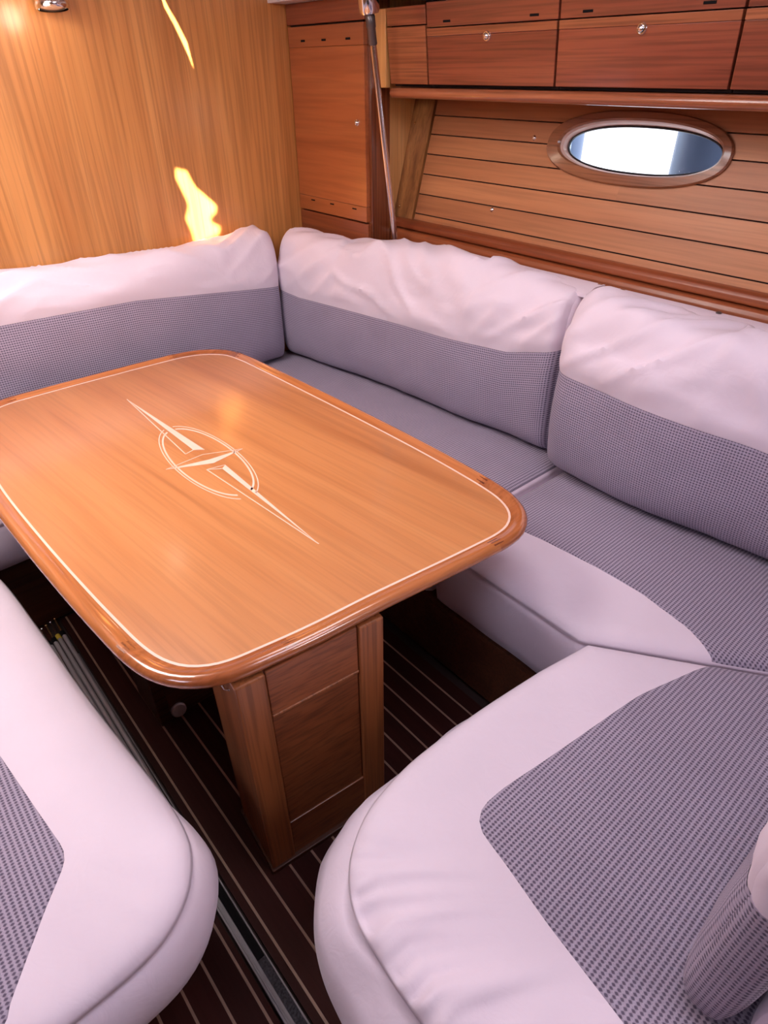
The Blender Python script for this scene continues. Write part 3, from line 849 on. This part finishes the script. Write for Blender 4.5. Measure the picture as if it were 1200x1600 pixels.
def cushion(name, outline, z0, z1, label, panel=None, prad=0.05, bulge=0.02, dome=0.012, wr_amp=0.0, wr_box=None, group=None, uvrot=0.0, seam_dir=1, N_=220, boxing_wr=0.004, wr_where=None):
    P = resample(outline, N_, True); nn = normals2(P, 3)
    cen = P.mean(0)
    t = thing(name, (cen[0], cen[1], z0), label, 'cushion', group)
    bfun = bulge if callable(bulge) else (lambda x, y: bulge)

    def ztop(Q, d):
        z = z1 - 0.026 * (1 - np.sqrt(np.clip(1 - (1 - np.clip(d / 0.045, 0, 1)) ** 2, 0, 1))) + dome * sstep(d / 0.28)
        lo = np.array([nz(q[0] * 3.1, q[1] * 3.1, 1.7) for q in Q]) * 0.005 * sstep(d / 0.1)
        return z + lo
    gap_ = np.linalg.norm(np.diff(P, axis=0), axis=1).mean()

    def relax(Q, o_):
        for _ in range(int(0.8 * (o_ / gap_) ** 2)):
            Q = 0.5 * Q + 0.25 * (np.roll(Q, 1, 0) + np.roll(Q, -1, 0))
        return Q
    rings = []
    per = np.linspace(0, 1, N_, endpoint=False)
    bl = np.array([bfun(*q) for q in P])
    H_ = z1 - 0.026 - z0
    ln = np.linalg.norm(np.diff(np.vstack([P, P[:1]]), axis=0), axis=1).sum()
    wpos = np.array([(wr_where(*q) if wr_where else 1.0) for q in P])
    for o_, hz in ((-0.05, 0.0), (-0.012, 0.004), (0.25, 0.07), (0.7, 0.25), (1.0, 0.5), (0.85, 0.72), (0.45, 0.88), (0.12, 0.955)):
        off = bl * o_ if o_ > 0 else np.full(N_, o_)
        if o_ > 0:
            off = off + np.array([nz(s * ln * 7, hz * 3, 4.0) for s in per]) * boxing_wr
        rings.append((P + nn * off[:, None], np.full(N_, z0 + hz * H_)))
    rings.append((P - nn * 0.004, np.full(N_, z1 - 0.0285)))        # groove under the welt
    rings.append((P + nn * 0.002, np.full(N_, z1 - 0.0255)))
    for o_ in (0.0015, 0.006, 0.012, 0.02, 0.03, 0.042):
        Q = relax(P - nn * o_, o_)
        rings.append((Q, None))
    base = rings[-1][0]
    for tt_ in (0.05, 0.1, 0.16, 0.23, 0.31, 0.4, 0.5, 0.6, 0.7, 0.8, 0.88, 0.95):
        rings.append((base * (1 - tt_) + cen * tt_, None))
    V, F = [], []
    for Q, z in rings:
        if z is None:
            d = dist_poly(Q, P); z = ztop(Q, d)
            if wr_amp:
                wv = np.array([abs(nz(s * ln * 11, dd * 4, 9.0)) + 0.6 * nz(s * ln * 26 + 3, dd * 6, 2.0) + 1.1 * nz(s * ln * 42, dd * 9, 6.0) * math.exp(-dd / 0.04) for s, dd in zip(per, d)])
                z = z - wr_amp * wpos * wv * sstep(d / 0.008) * (1 - sstep((d - 0.03) / 0.15))
        V += [(q[0], q[1], float(zz)) for q, zz in zip(Q, z)]
    m = len(rings)
    for i in range(m - 1):
        for k in range(N_):
            F.append((i * N_ + k, i * N_ + (k + 1) % N_, (i + 1) * N_ + (k + 1) % N_, (i + 1) * N_ + k))
    V.append((cen[0], cen[1], float(ztop(np.array([cen]), np.array([0.3]))[0])))
    c = len(V) - 1
    F += [((m - 1) * N_ + k, (m - 1) * N_ + (k + 1) % N_, c) for k in range(N_)]
    F.append(tuple(range(N_))[::-1])
    mk('white_cover', V, F, 'cover', t, smooth=True)
    # piping cord along the top edge
    pv, pf = [], []
    for k in range(N_):
        for a in range(6):
            th = 2 * math.pi * a / 6
            q = P[k] + nn[k] * (0.0005 + 0.0018 * math.cos(th))
            pv.append((q[0], q[1], z1 - 0.0262 + 0.0018 * math.sin(th)))
    for k in range(N_):
        for a in range(6):
            pf.append((k * 6 + a, ((k + 1) % N_) * 6 + a, ((k + 1) % N_) * 6 + (a + 1) % 6, k * 6 + (a + 1) % 6))
    mk('piping', pv, pf, 'cover', t, smooth=True)
    if panel is not None:
        K = 180
        G = resample(panel, K, True); gn = normals2(G, 2); gc = G.mean(0)
        PV_, PF_ = [], []
        offs = [(0.0, -0.0015), (0.0008, 0.0008), (0.004, 0.0020), (0.010, 0.0022)]
        rs = [(G - gn * o_, dz) for o_, dz in offs]
        b0 = G - gn * 0.010
        rs += [(b0 * (1 - q) + gc * q, 0.0022) for q in (0.03, 0.08, 0.14, 0.2, 0.28, 0.36, 0.45, 0.55, 0.65, 0.75, 0.85, 0.94)]
        uvs = []
        cu, su = math.cos(uvrot), math.sin(uvrot)
        for Q, dz in rs:
            d = dist_poly(Q, P); z = ztop(Q, d) + dz
            for q, zz in zip(Q, z):
                PV_.append((q[0], q[1], float(zz))); uvs.append((q[0] * cu + q[1] * su, -q[0] * su + q[1] * cu))
        z = float(ztop(np.array([gc]), dist_poly(np.array([gc]), P))[0]) + 0.0022
        PV_.append((gc[0], gc[1], z)); uvs.append((gc[0] * cu + gc[1] * su, -gc[0] * su + gc[1] * cu))
        m2 = len(rs)
        for i in range(m2 - 1):
            for k in range(K):
                PF_.append((i * K + k, i * K + (k + 1) % K, (i + 1) * K + (k + 1) % K, (i + 1) * K + k))
        PF_ += [((m2 - 1) * K + k, (m2 - 1) * K + (k + 1) % K, len(PV_) - 1) for k in range(K)]
        mk('woven_panel', PV_, PF_, 'weave_seat', t, uv=uvs, smooth=True, label='grey woven seat panel')
    return t


SZ = 0.44
# left bench
left_out = np.array([(-0.62, 0.488), (-0.25, 0.490), (-0.13, 0.492), (-0.06, 0.493), (-0.01, 0.499), (0.03, 0.515), (0.064, 0.542), (0.088, 0.578), (0.101, 0.62), (0.104, 0.69), (0.094, 0.82),
                     (0.079, 1.01), (0.067, 1.25), (0.05, 1.5), (0.02, 1.60), (-0.05, 1.66), (-0.62, 1.66)])
left_out = np.vstack([left_out[:1], catmull(left_out[1:-1], 240, False), left_out[-1:]])
left_pan = fillet([(-0.60, 0.525), (-0.192, 0.530), (-0.176, 0.560), (-0.112, 0.634), (-0.054, 0.695), (-0.068, 0.806), (-0.087, 0.965), (-0.10, 1.3), (-0.12, 1.56), (-0.60, 1.56)], [0.02, 0.02, 0.05, 0.1, 0.05, 0.1, 0.1, 0.1, 0.05, 0.02], 200)
cushion('bench_cushion', left_out, 0.262, SZ, 'white rounded bench cushion with grey woven panel at the left edge of the photo', left_pan, bulge=lambda x, y: 0.003 + 0.027 * float(sstep((0.78 - y) / 0.2)), dome=0.014, uvrot=math.pi / 2, boxing_wr=0.003, wr_amp=0.006, wr_where=lambda x, y: 1.0 if y < 0.56 else 0.1)
# aft arm of the U
aft_out = np.array([(0.953, 0.426), (0.82, 0.449), (0.65, 0.467), (0.50, 0.474), (0.42, 0.468), (0.35, 0.452), (0.29, 0.418), (0.252, 0.375), (0.234, 0.33), (0.227, 0.277), (0.223, 0.209), (0.223, 0.0), (0.24, -0.20), (0.28, -0.45), (0.40, -0.60), (1.0, -0.60), (1.62, -0.60), (1.62, -0.545)])
aft_out = np.vstack([aft_out[:1], catmull(aft_out[1:13], 260, False), aft_out[13:]])
aft_pan = fillet([(1.094, 0.218), (0.896, 0.272), (0.641, 0.308), (0.547, 0.322), (0.463, 0.325), (0.446, 0.233), (0.428, 0.145), (0.409, 0.011), (0.39, -0.12), (0.38, -0.50), (1.59, -0.58), (1.595, -0.508)], [0.005, 0.2, 0.2, 0.1, 0.085, 0.06, 0.1, 0.1, 0.1, 0.03, 0.03, 0.02], 240)


def aft_bulge(x, y):
    return 0.058 if (x < 0.3) else 0.012 + 0.046 * max(0, 1 - (x - 0.3) / 0.2)


def aft_where(x, y):
    return max(0.0, min(1.0, (0.46 - y) / 0.1)) * (1.0 if x < 0.36 else 0.0)


cushion('seat_cushion', aft_out, 0.225, SZ, 'big white seat cushion with rounded nose and grey woven panel, nearest on the right', aft_pan, bulge=aft_bulge, dome=0.012, wr_amp=0.024, wr_where=aft_where, boxing_wr=0.022, N_=760, group='settee seat cushions')
# hull side, aft half
ma_out = fillet([(0.954, 0.444), (1.62, -0.525), (1.62, 0.889), (0.958, 0.889)], [0.012, 0.01, 0.01, 0.012], 240)
ma_pan = fillet([(1.108, 0.223), (1.60, -0.490), (1.60, 0.884), (1.138, 0.884), (1.150, 0.70), (1.161, 0.55), (1.162, 0.42), (1.143, 0.30)], [0.002, 0.01, 0.01, 0.004, 0.1, 0.1, 0.08, 0.05], 240)
cushion('seat_cushion', ma_out, 0.225, SZ, 'seat cushion along the hull under the right back cushion, white front, grey woven top', ma_pan, bulge=0.010, wr_amp=0.0025, wr_where=lambda x, y: 1.0 if x < 1.0 else 0.0, boxing_wr=0.004, group='settee seat cushions')
# hull side, forward half
mf_out = fillet([(0.958, 0.913), (1.62, 0.913), (1.62, 2.312), (0.958, 2.312)], [0.012, 0.01, 0.01, 0.012], 240)
mf_pan = fillet([(1.14, 0.918), (1.60, 0.918), (1.60, 2.29), (1.14, 2.29)], [0.004, 0.01, 0.01, 0.01], 240)
cushion('seat_cushion', mf_out, 0.225, SZ, 'seat cushion between the table edge and the long middle back cushion', mf_pan, bulge=0.010, group='settee seat cushions')
# forward arm
fw_out = fillet([(-0.6, 1.765), (0.920, 1.765), (0.920, 2.312), (-0.6, 2.312)], [0.02, 0.01, 0.01, 0.02], 240)
fw_pan = fillet([(-0.55, 1.92), (0.91, 1.92), (0.91, 2.29), (-0.55, 2.29)], 0.02, 240)
cushion('seat_cushion', fw_out, 0.269, SZ, 'seat cushion against the forward bulkhead, white front edge glimpsed at left under the table', fw_pan, bulge=0.016, group='settee seat cushions')

# ------------------------------------------------------------------ back cushions


def back_cushion(label, path, tops, seams, T, z0, lean, toward, e=0.5, amp=0.010, seed=0.0, nu=110, end=(0.7, 0.8), endlen=0.05, sag=0.0, belly=0.014, hround=(0.1, 0.1)):
    """path: bottom front edge (x, y); tops / seams: (fraction, height); toward: unit vector to the wall side"""
    Pp = catmull(path, nu, False)
    Ltot = np.linalg.norm(np.diff(Pp, axis=0), axis=1).sum()
    s01 = np.linspace(0, 1, nu); s01 = s01 * 0.55 + 0.45 * sstep(s01)
    cum = np.concatenate([[0], np.cumsum(np.linalg.norm(np.diff(Pp, axis=0), axis=1))]) / Ltot
    Px = np.stack([np.interp(s01, cum, Pp[:, k]) for k in (0, 1)], 1)
    cen = Px.mean(0)
    t = thing('back_cushion', (cen[0], cen[1], z0), label, 'cushion', 'settee back cushions')
    tw = np.array(toward, float)
    n1, n2 = 44, 46
    gV, wV, gUV, caps = [], [], [], {}

    def section(t0, t1, H_, te, ee, n_):
        th = np.linspace(t0, t1, 400)
        ca = np.sign(np.cos(th)) * np.abs(np.cos(th)) ** e; sa = np.sign(np.sin(th)) * np.abs(np.sin(th)) ** e
        a = T / 2 - (T / 2) * ca; b = np.maximum(H_ / 2 + H_ / 2 * sa, 0)
        a = T * 0.55 + (a - T * 0.55) * te
        a = a - belly * ee * np.sin(np.clip(b / H_, 0, 1) * math.pi) * np.clip(ca * 2, 0, 1) + lean * b
        q = np.concatenate([[0], np.cumsum(np.sqrt(np.diff(a) ** 2 + np.diff(b) ** 2))])
        u_ = np.linspace(0, q[-1], n_)
        return np.interp(u_, q, a), np.interp(u_, q, b), u_
    for i in range(nu):
        s = s01[i]; du = min(s, 1 - s) * Ltot
        kk = np.clip(du / endlen, 0, 1); ee = math.sqrt(max(0, 1 - (1 - kk) ** 2))
        es = end[0] if s < 0.5 else end[1]; te = es + (1 - es) * ee
        hr = hround[0] if s < 0.5 else hround[1]
        H_ = np.interp(s, [q[0] for q in tops], [q[1] for q in tops]) - z0
        H_ = H_ * (1 - hr * (1 - ee))
        sm = np.interp(s, [q[0] for q in seams], [q[1] for q in seams]) - z0
        k0 = (sm - H_ / 2) / (H_ / 2); k0 = max(-0.98, min(0.98, k0))
        as_ = math.asin(math.copysign(abs(k0) ** (1 / e), k0))
        X_ = s * Ltot
        ga, gb, gq = section(-math.pi - as_, as_, H_, te, ee, n1)
        for j in range(n1):
            dd = min(1, (n1 - 1 - j) / 4)
            dn = (0.0050 * nz(X_ * 6 + seed, gb[j] * 8, 3.1) + 0.004 * nz(X_ * 15 + seed, gb[j] * 12, 5.1) * math.exp(-((gb[j]) / 0.12) ** 2)) * dd + 0.002 * dd
            if ga[j] > T * 0.5:
                dn = 0.0
            pt = Px[i] + tw * (ga[j] - dn)
            gV.append((pt[0], pt[1], z0 + gb[j])); gUV.append((X_, gq[j] - gq[-1]))
        wa, wb, wq = section(as_, math.pi - as_, H_, te, ee, n2)
        for j in range(n2):
            f_ = j / (n2 - 1)
            near = math.exp(-f_ * 9)
            big = nz(X_ * 3.6 + seed, f_ * 5, seed) * 1.2
            # long soft creases running obliquely, plus sharper puckers
            sk = X_ * 6.5 + f_ * 4.5 * (1 if math.sin(X_ * 5 + seed) > 0 else -1)
            fold = max(0.0, 1 - 2.6 * abs(nz(sk + seed, X_ * 2.2 - f_ * 2.5, seed + 5)))
            puck = nz(X_ * 13 + f_ * 7 + seed, X_ * 5 - f_ * 16, seed + 2)
            gath = nz(X_ * 36 + seed, f_ * 3, 8.0) * near
            env = min(1, f_ * 6) * min(1, max(0, (0.72 - f_) * 5)) * (0.35 + 0.65 * ee)
            dn = amp * (0.8 * big + 0.75 * fold ** 2 + 0.35 * puck * max(0.0, 1 - f_ * 2.2)) * env + 0.004 * gath + 0.006 * min(1, f_ * 14) * min(1, (1 - f_) * 10)
            if j == 0:
                dn = -0.0005
            if wa[j] > T * 0.75 and wb[j] < H_ * 0.8:
                dn = 0
            ang = math.pi * min(1, max(0, (wb[j] / H_ - 0.6) / 0.4)) / 2
            pt = Px[i] + tw * (wa[j] - dn * math.cos(ang))
            wV.append((pt[0], pt[1], z0 + wb[j] + dn * math.sin(ang)))
        if i in (0, nu - 1):
            caps[i] = (ga, gb, wa, wb)

    def grid(n_):
        F = []
        for i in range(nu - 1):
            for j in range(n_ - 1):
                F.append((i * n_ + j, (i + 1) * n_ + j, (i + 1) * n_ + j + 1, i * n_ + j + 1))
        return F

    def cap(V, n_, i, F, uvs, out, split):
        """end panel of its own: rings shrinking to the middle, slightly domed"""
        dirv = (Px[1] - Px[0]) if i == 0 else (Px[-1] - Px[-2])
        dirv = dirv / np.linalg.norm(dirv) * (-1 if i == 0 else 1)
        src = [np.array(V[i * n_ + j]) for j in range(n_)]
        lo_, hi_ = src[0], src[-1]
        src += [lo_ * t_ + hi_ * (1 - t_) for t_ in (0.25, 0.5, 0.75)]
        c_ = np.mean(src, 0); m_ = len(src); b0 = len(V)
        for r_, push in ((1.0, 0.0), (0.93, 0.004), (0.75, 0.009), (0.45, 0.012)):
            for k_, q in enumerate(src):
                base = q.copy()
                p_ = c_ + (base - c_) * r_
                if split and k_ >= n_ - 1 or split and k_ == 0:
                    p_ = p_.copy(); p_[2] = base[2] if r_ < 1 else p_[2]
                V.append((p_[0] + dirv[0] * push, p_[1] + dirv[1] * push, p_[2]))
                if uvs is not None:
                    uvs.append((float(np.dot(p_[:2], tw)), float(p_[2])))
        V.append((c_[0] + dirv[0] * 0.012, c_[1] + dirv[1] * 0.012, c_[2]))
        if uvs is not None:
            uvs.append((float(np.dot(c_[:2], tw)), float(c_[2])))
        ff = []
        for a_ in range(3):
            for k_ in range(m_):
                k2 = (k_ + 1) % m_
                ff.append((b0 + a_ * m_ + k_, b0 + a_ * m_ + k2, b0 + (a_ + 1) * m_ + k2, b0 + (a_ + 1) * m_ + k_))
        ff += [(b0 + 3 * m_ + k_, b0 + 3 * m_ + (k_ + 1) % m_, len(V) - 1) for k_ in range(m_)]
        if i == 0:
            ff = [q[::-1] for q in ff]
        F += [q[::-1] for q in ff]
    # which way round gives outward faces depends on the path direction
    d = Px[-1] - Px[0]; flip = (d[0] * tw[1] - d[1] * tw[0]) < 0
    gF, wF = grid(n1), grid(n2)
    cap(gV, n1, 0, gF, gUV, None, True); cap(gV, n1, nu - 1, gF, gUV, None, True)
    cap(wV, n2, 0, wF, None, None, True); cap(wV, n2, nu - 1, wF, None, None, True)
    if flip:
        gF = [q[::-1] for q in gF]; wF = [q[::-1] for q in wF]
    mk('woven_panel', gV, gF, 'weave_back', t, uv=gUV, smooth=True, autos=50, label='grey woven lower panel')
    mk('white_cover', wV, wF, 'cover', t, smooth=True, autos=50)
    return t


back_cushion('long back cushion against the orange bulkhead, white top over grey weave', [(-0.35, 2.160), (0.3, 2.160), (0.9, 2.160), (1.20, 2.158), (1.345, 2.165)],
             [(0, 0.955), (0.45, 0.950), (0.56, 0.938), (0.68, 0.934), (0.83, 0.934), (0.90, 0.935), (0.975, 0.957), (1, 0.945)],
             [(0, 0.83), (0.42, 0.825), (0.66, 0.816), (0.79, 0.794), (1, 0.757)], 0.145, 0.458, 0.02, (0, 1), seed=2.0, amp=0.015, hround=(0.1, 0.02), end=(0.7, 0.9))
mid = back_cushion('long middle back cushion on the hull side beneath the steel rod', [(1.362, 2.212), (1.393, 2.02), (1.440, 1.68), (1.458, 1.34), (1.482, 1.13), (1.490, 0.972)],
                   [(0, 0.930), (0.06, 0.935), (0.22, 0.931), (0.40, 0.960), (0.6, 0.966), (0.78, 0.955), (0.93, 0.945), (1, 0.945)],
                   [(0, 0.735), (0.1, 0.722), (0.4, 0.725), (0.66, 0.735), (0.87, 0.748), (1, 0.79)], 0.150, 0.458, 0.03, (1, 0), seed=11.0, amp=0.020, hround=(0.02, 0.03), end=(0.9, 0.72), endlen=0.035)
rgt = back_cushion('white and grey back cushion on the hull side at the right edge, below the port', [(1.426, 0.935), (1.412, 0.80), (1.402, 0.66), (1.412, 0.52), (1.432, 0.40), (1.444, 0.25), (1.45, 0.0), (1.45, -0.30)],
                   [(0, 0.950), (0.06, 0.956), (0.3, 0.958), (0.6, 0.955), (1, 0.95)], [(0, 0.770), (0.15, 0.768), (0.3, 0.760), (0.45, 0.752), (0.55, 0.742), (1, 0.74)], 0.200, 0.458, 0.02, (1, 0), seed=23.0, amp=0.024, hround=(0.10, 0.05), end=(0.55, 0.8), endlen=0.07)
back_cushion('back cushion seen end-on at the bottom right corner, mostly grey weave', [(0.492, -0.008), (0.60, -0.004), (0.9, -0.004), (1.36, -0.004)], [(0, 0.95), (1, 0.95)], [(0, 0.735), (0.2, 0.78), (1, 0.78)], 0.075, 0.458, 0.02, (0, -1), seed=31.0, amp=0.008, hround=(0.03, 0.03), end=(0.80, 0.8), endlen=0.03, belly=0.004)
back_cushion('plain white cushion behind the end-on back cushion in the bottom right corner', [(0.502, -0.098), (0.65, -0.098), (0.9, -0.098), (1.36, -0.098)], [(0, 0.60), (1, 0.60)], [(0, 0.4595), (1, 0.4595)], 0.15, 0.458, 0.0, (0, -1), seed=41.0, amp=0.003, hround=(0.05, 0.05), end=(0.96, 0.8), endlen=0.03, belly=0.0)


def flap(par, y0, y1, snaps):
    n = 24; V, F = [], []
    for i in range(n):
        y = y0 + (y1 - y0) * i / (n - 1); wv = 0.002 * nz(y * 9, 2.0, 1.0)
        prof = [(1.555, 0.945), (1.590, 0.957 + wv), (1.640, 0.955 + wv), (1.640, 0.9525 + wv), (1.590, 0.954 + wv), (1.555, 0.935)]
        V += [(x, y, z) for x, z in prof]
    for i in range(n - 1):
        for a in range(6):
            F.append((i * 6 + a, (i + 1) * 6 + a, (i + 1) * 6 + (a + 1) % 6, i * 6 + (a + 1) % 6))
    F += [tuple(range(6)), tuple(range((n - 1) * 6, n * 6))[::-1]]
    f = mk('cover_flap', V, F, 'cover', par, smooth=True, autos=40)
    for y, m_ in snaps:
        mk('snap', *lathe([(0.007, -0.001), (0.007, 0.0015), (0.004, 0.003), (0.0008, 0.0032)], (1.630, y, 0.956), (0, 0, 1), 14), m_, f, smooth=True, autos=40)


flap(mid, 1.45, 0.945, ((0.955, 'chrome'),))
flap(rgt, 0.90, -0.25, ((0.885, 'chrome'), (0.62, 'darksteel')))

# ------------------------------------------------------------------ fenders outside the port


def fender(c, r, h, label):
    t = thing('fender', (c[0], c[1], c[2] - h), label, 'fender', 'fenders outside the port')
    prof = [(0.004, -h)]
    for k in range(1, 8):
        a = math.pi / 2 * k / 8; prof.append((r * math.sin(a), -h + r - r * math.cos(a)))
    prof += [(r, -h + r), (r, h - r)]
    for k in range(1, 9):
        a = math.pi / 2 * k / 8; prof.append((max(0.02, r * math.cos(a)), h - r + r * math.sin(a)))
    mk('body', *lathe(prof, c, (0, 0, 1), 28), 'fender', t, smooth=True, autos=60)
    mk('eye', *lathe([(0.02, h - 0.002), (0.024, h + 0.03), (0.018, h + 0.05)], c, (0, 0, 1), 14), 'fender', t, smooth=True)
    mk('rope', *tube([(c[0], c[1], c[2] + h + 0.04), (c[0], c[1], c[2] + h + 0.5)], 0.008, 8), 'holly', t, smooth=True)


fender((2.42, 1.065, 1.20), 0.15, 0.72, 'blue-grey fender showing at the right end of the port glass')
fender((2.50, 1.775, 1.20), 0.10, 0.34, 'blue-grey fender peeping in at the left end of the port glass')
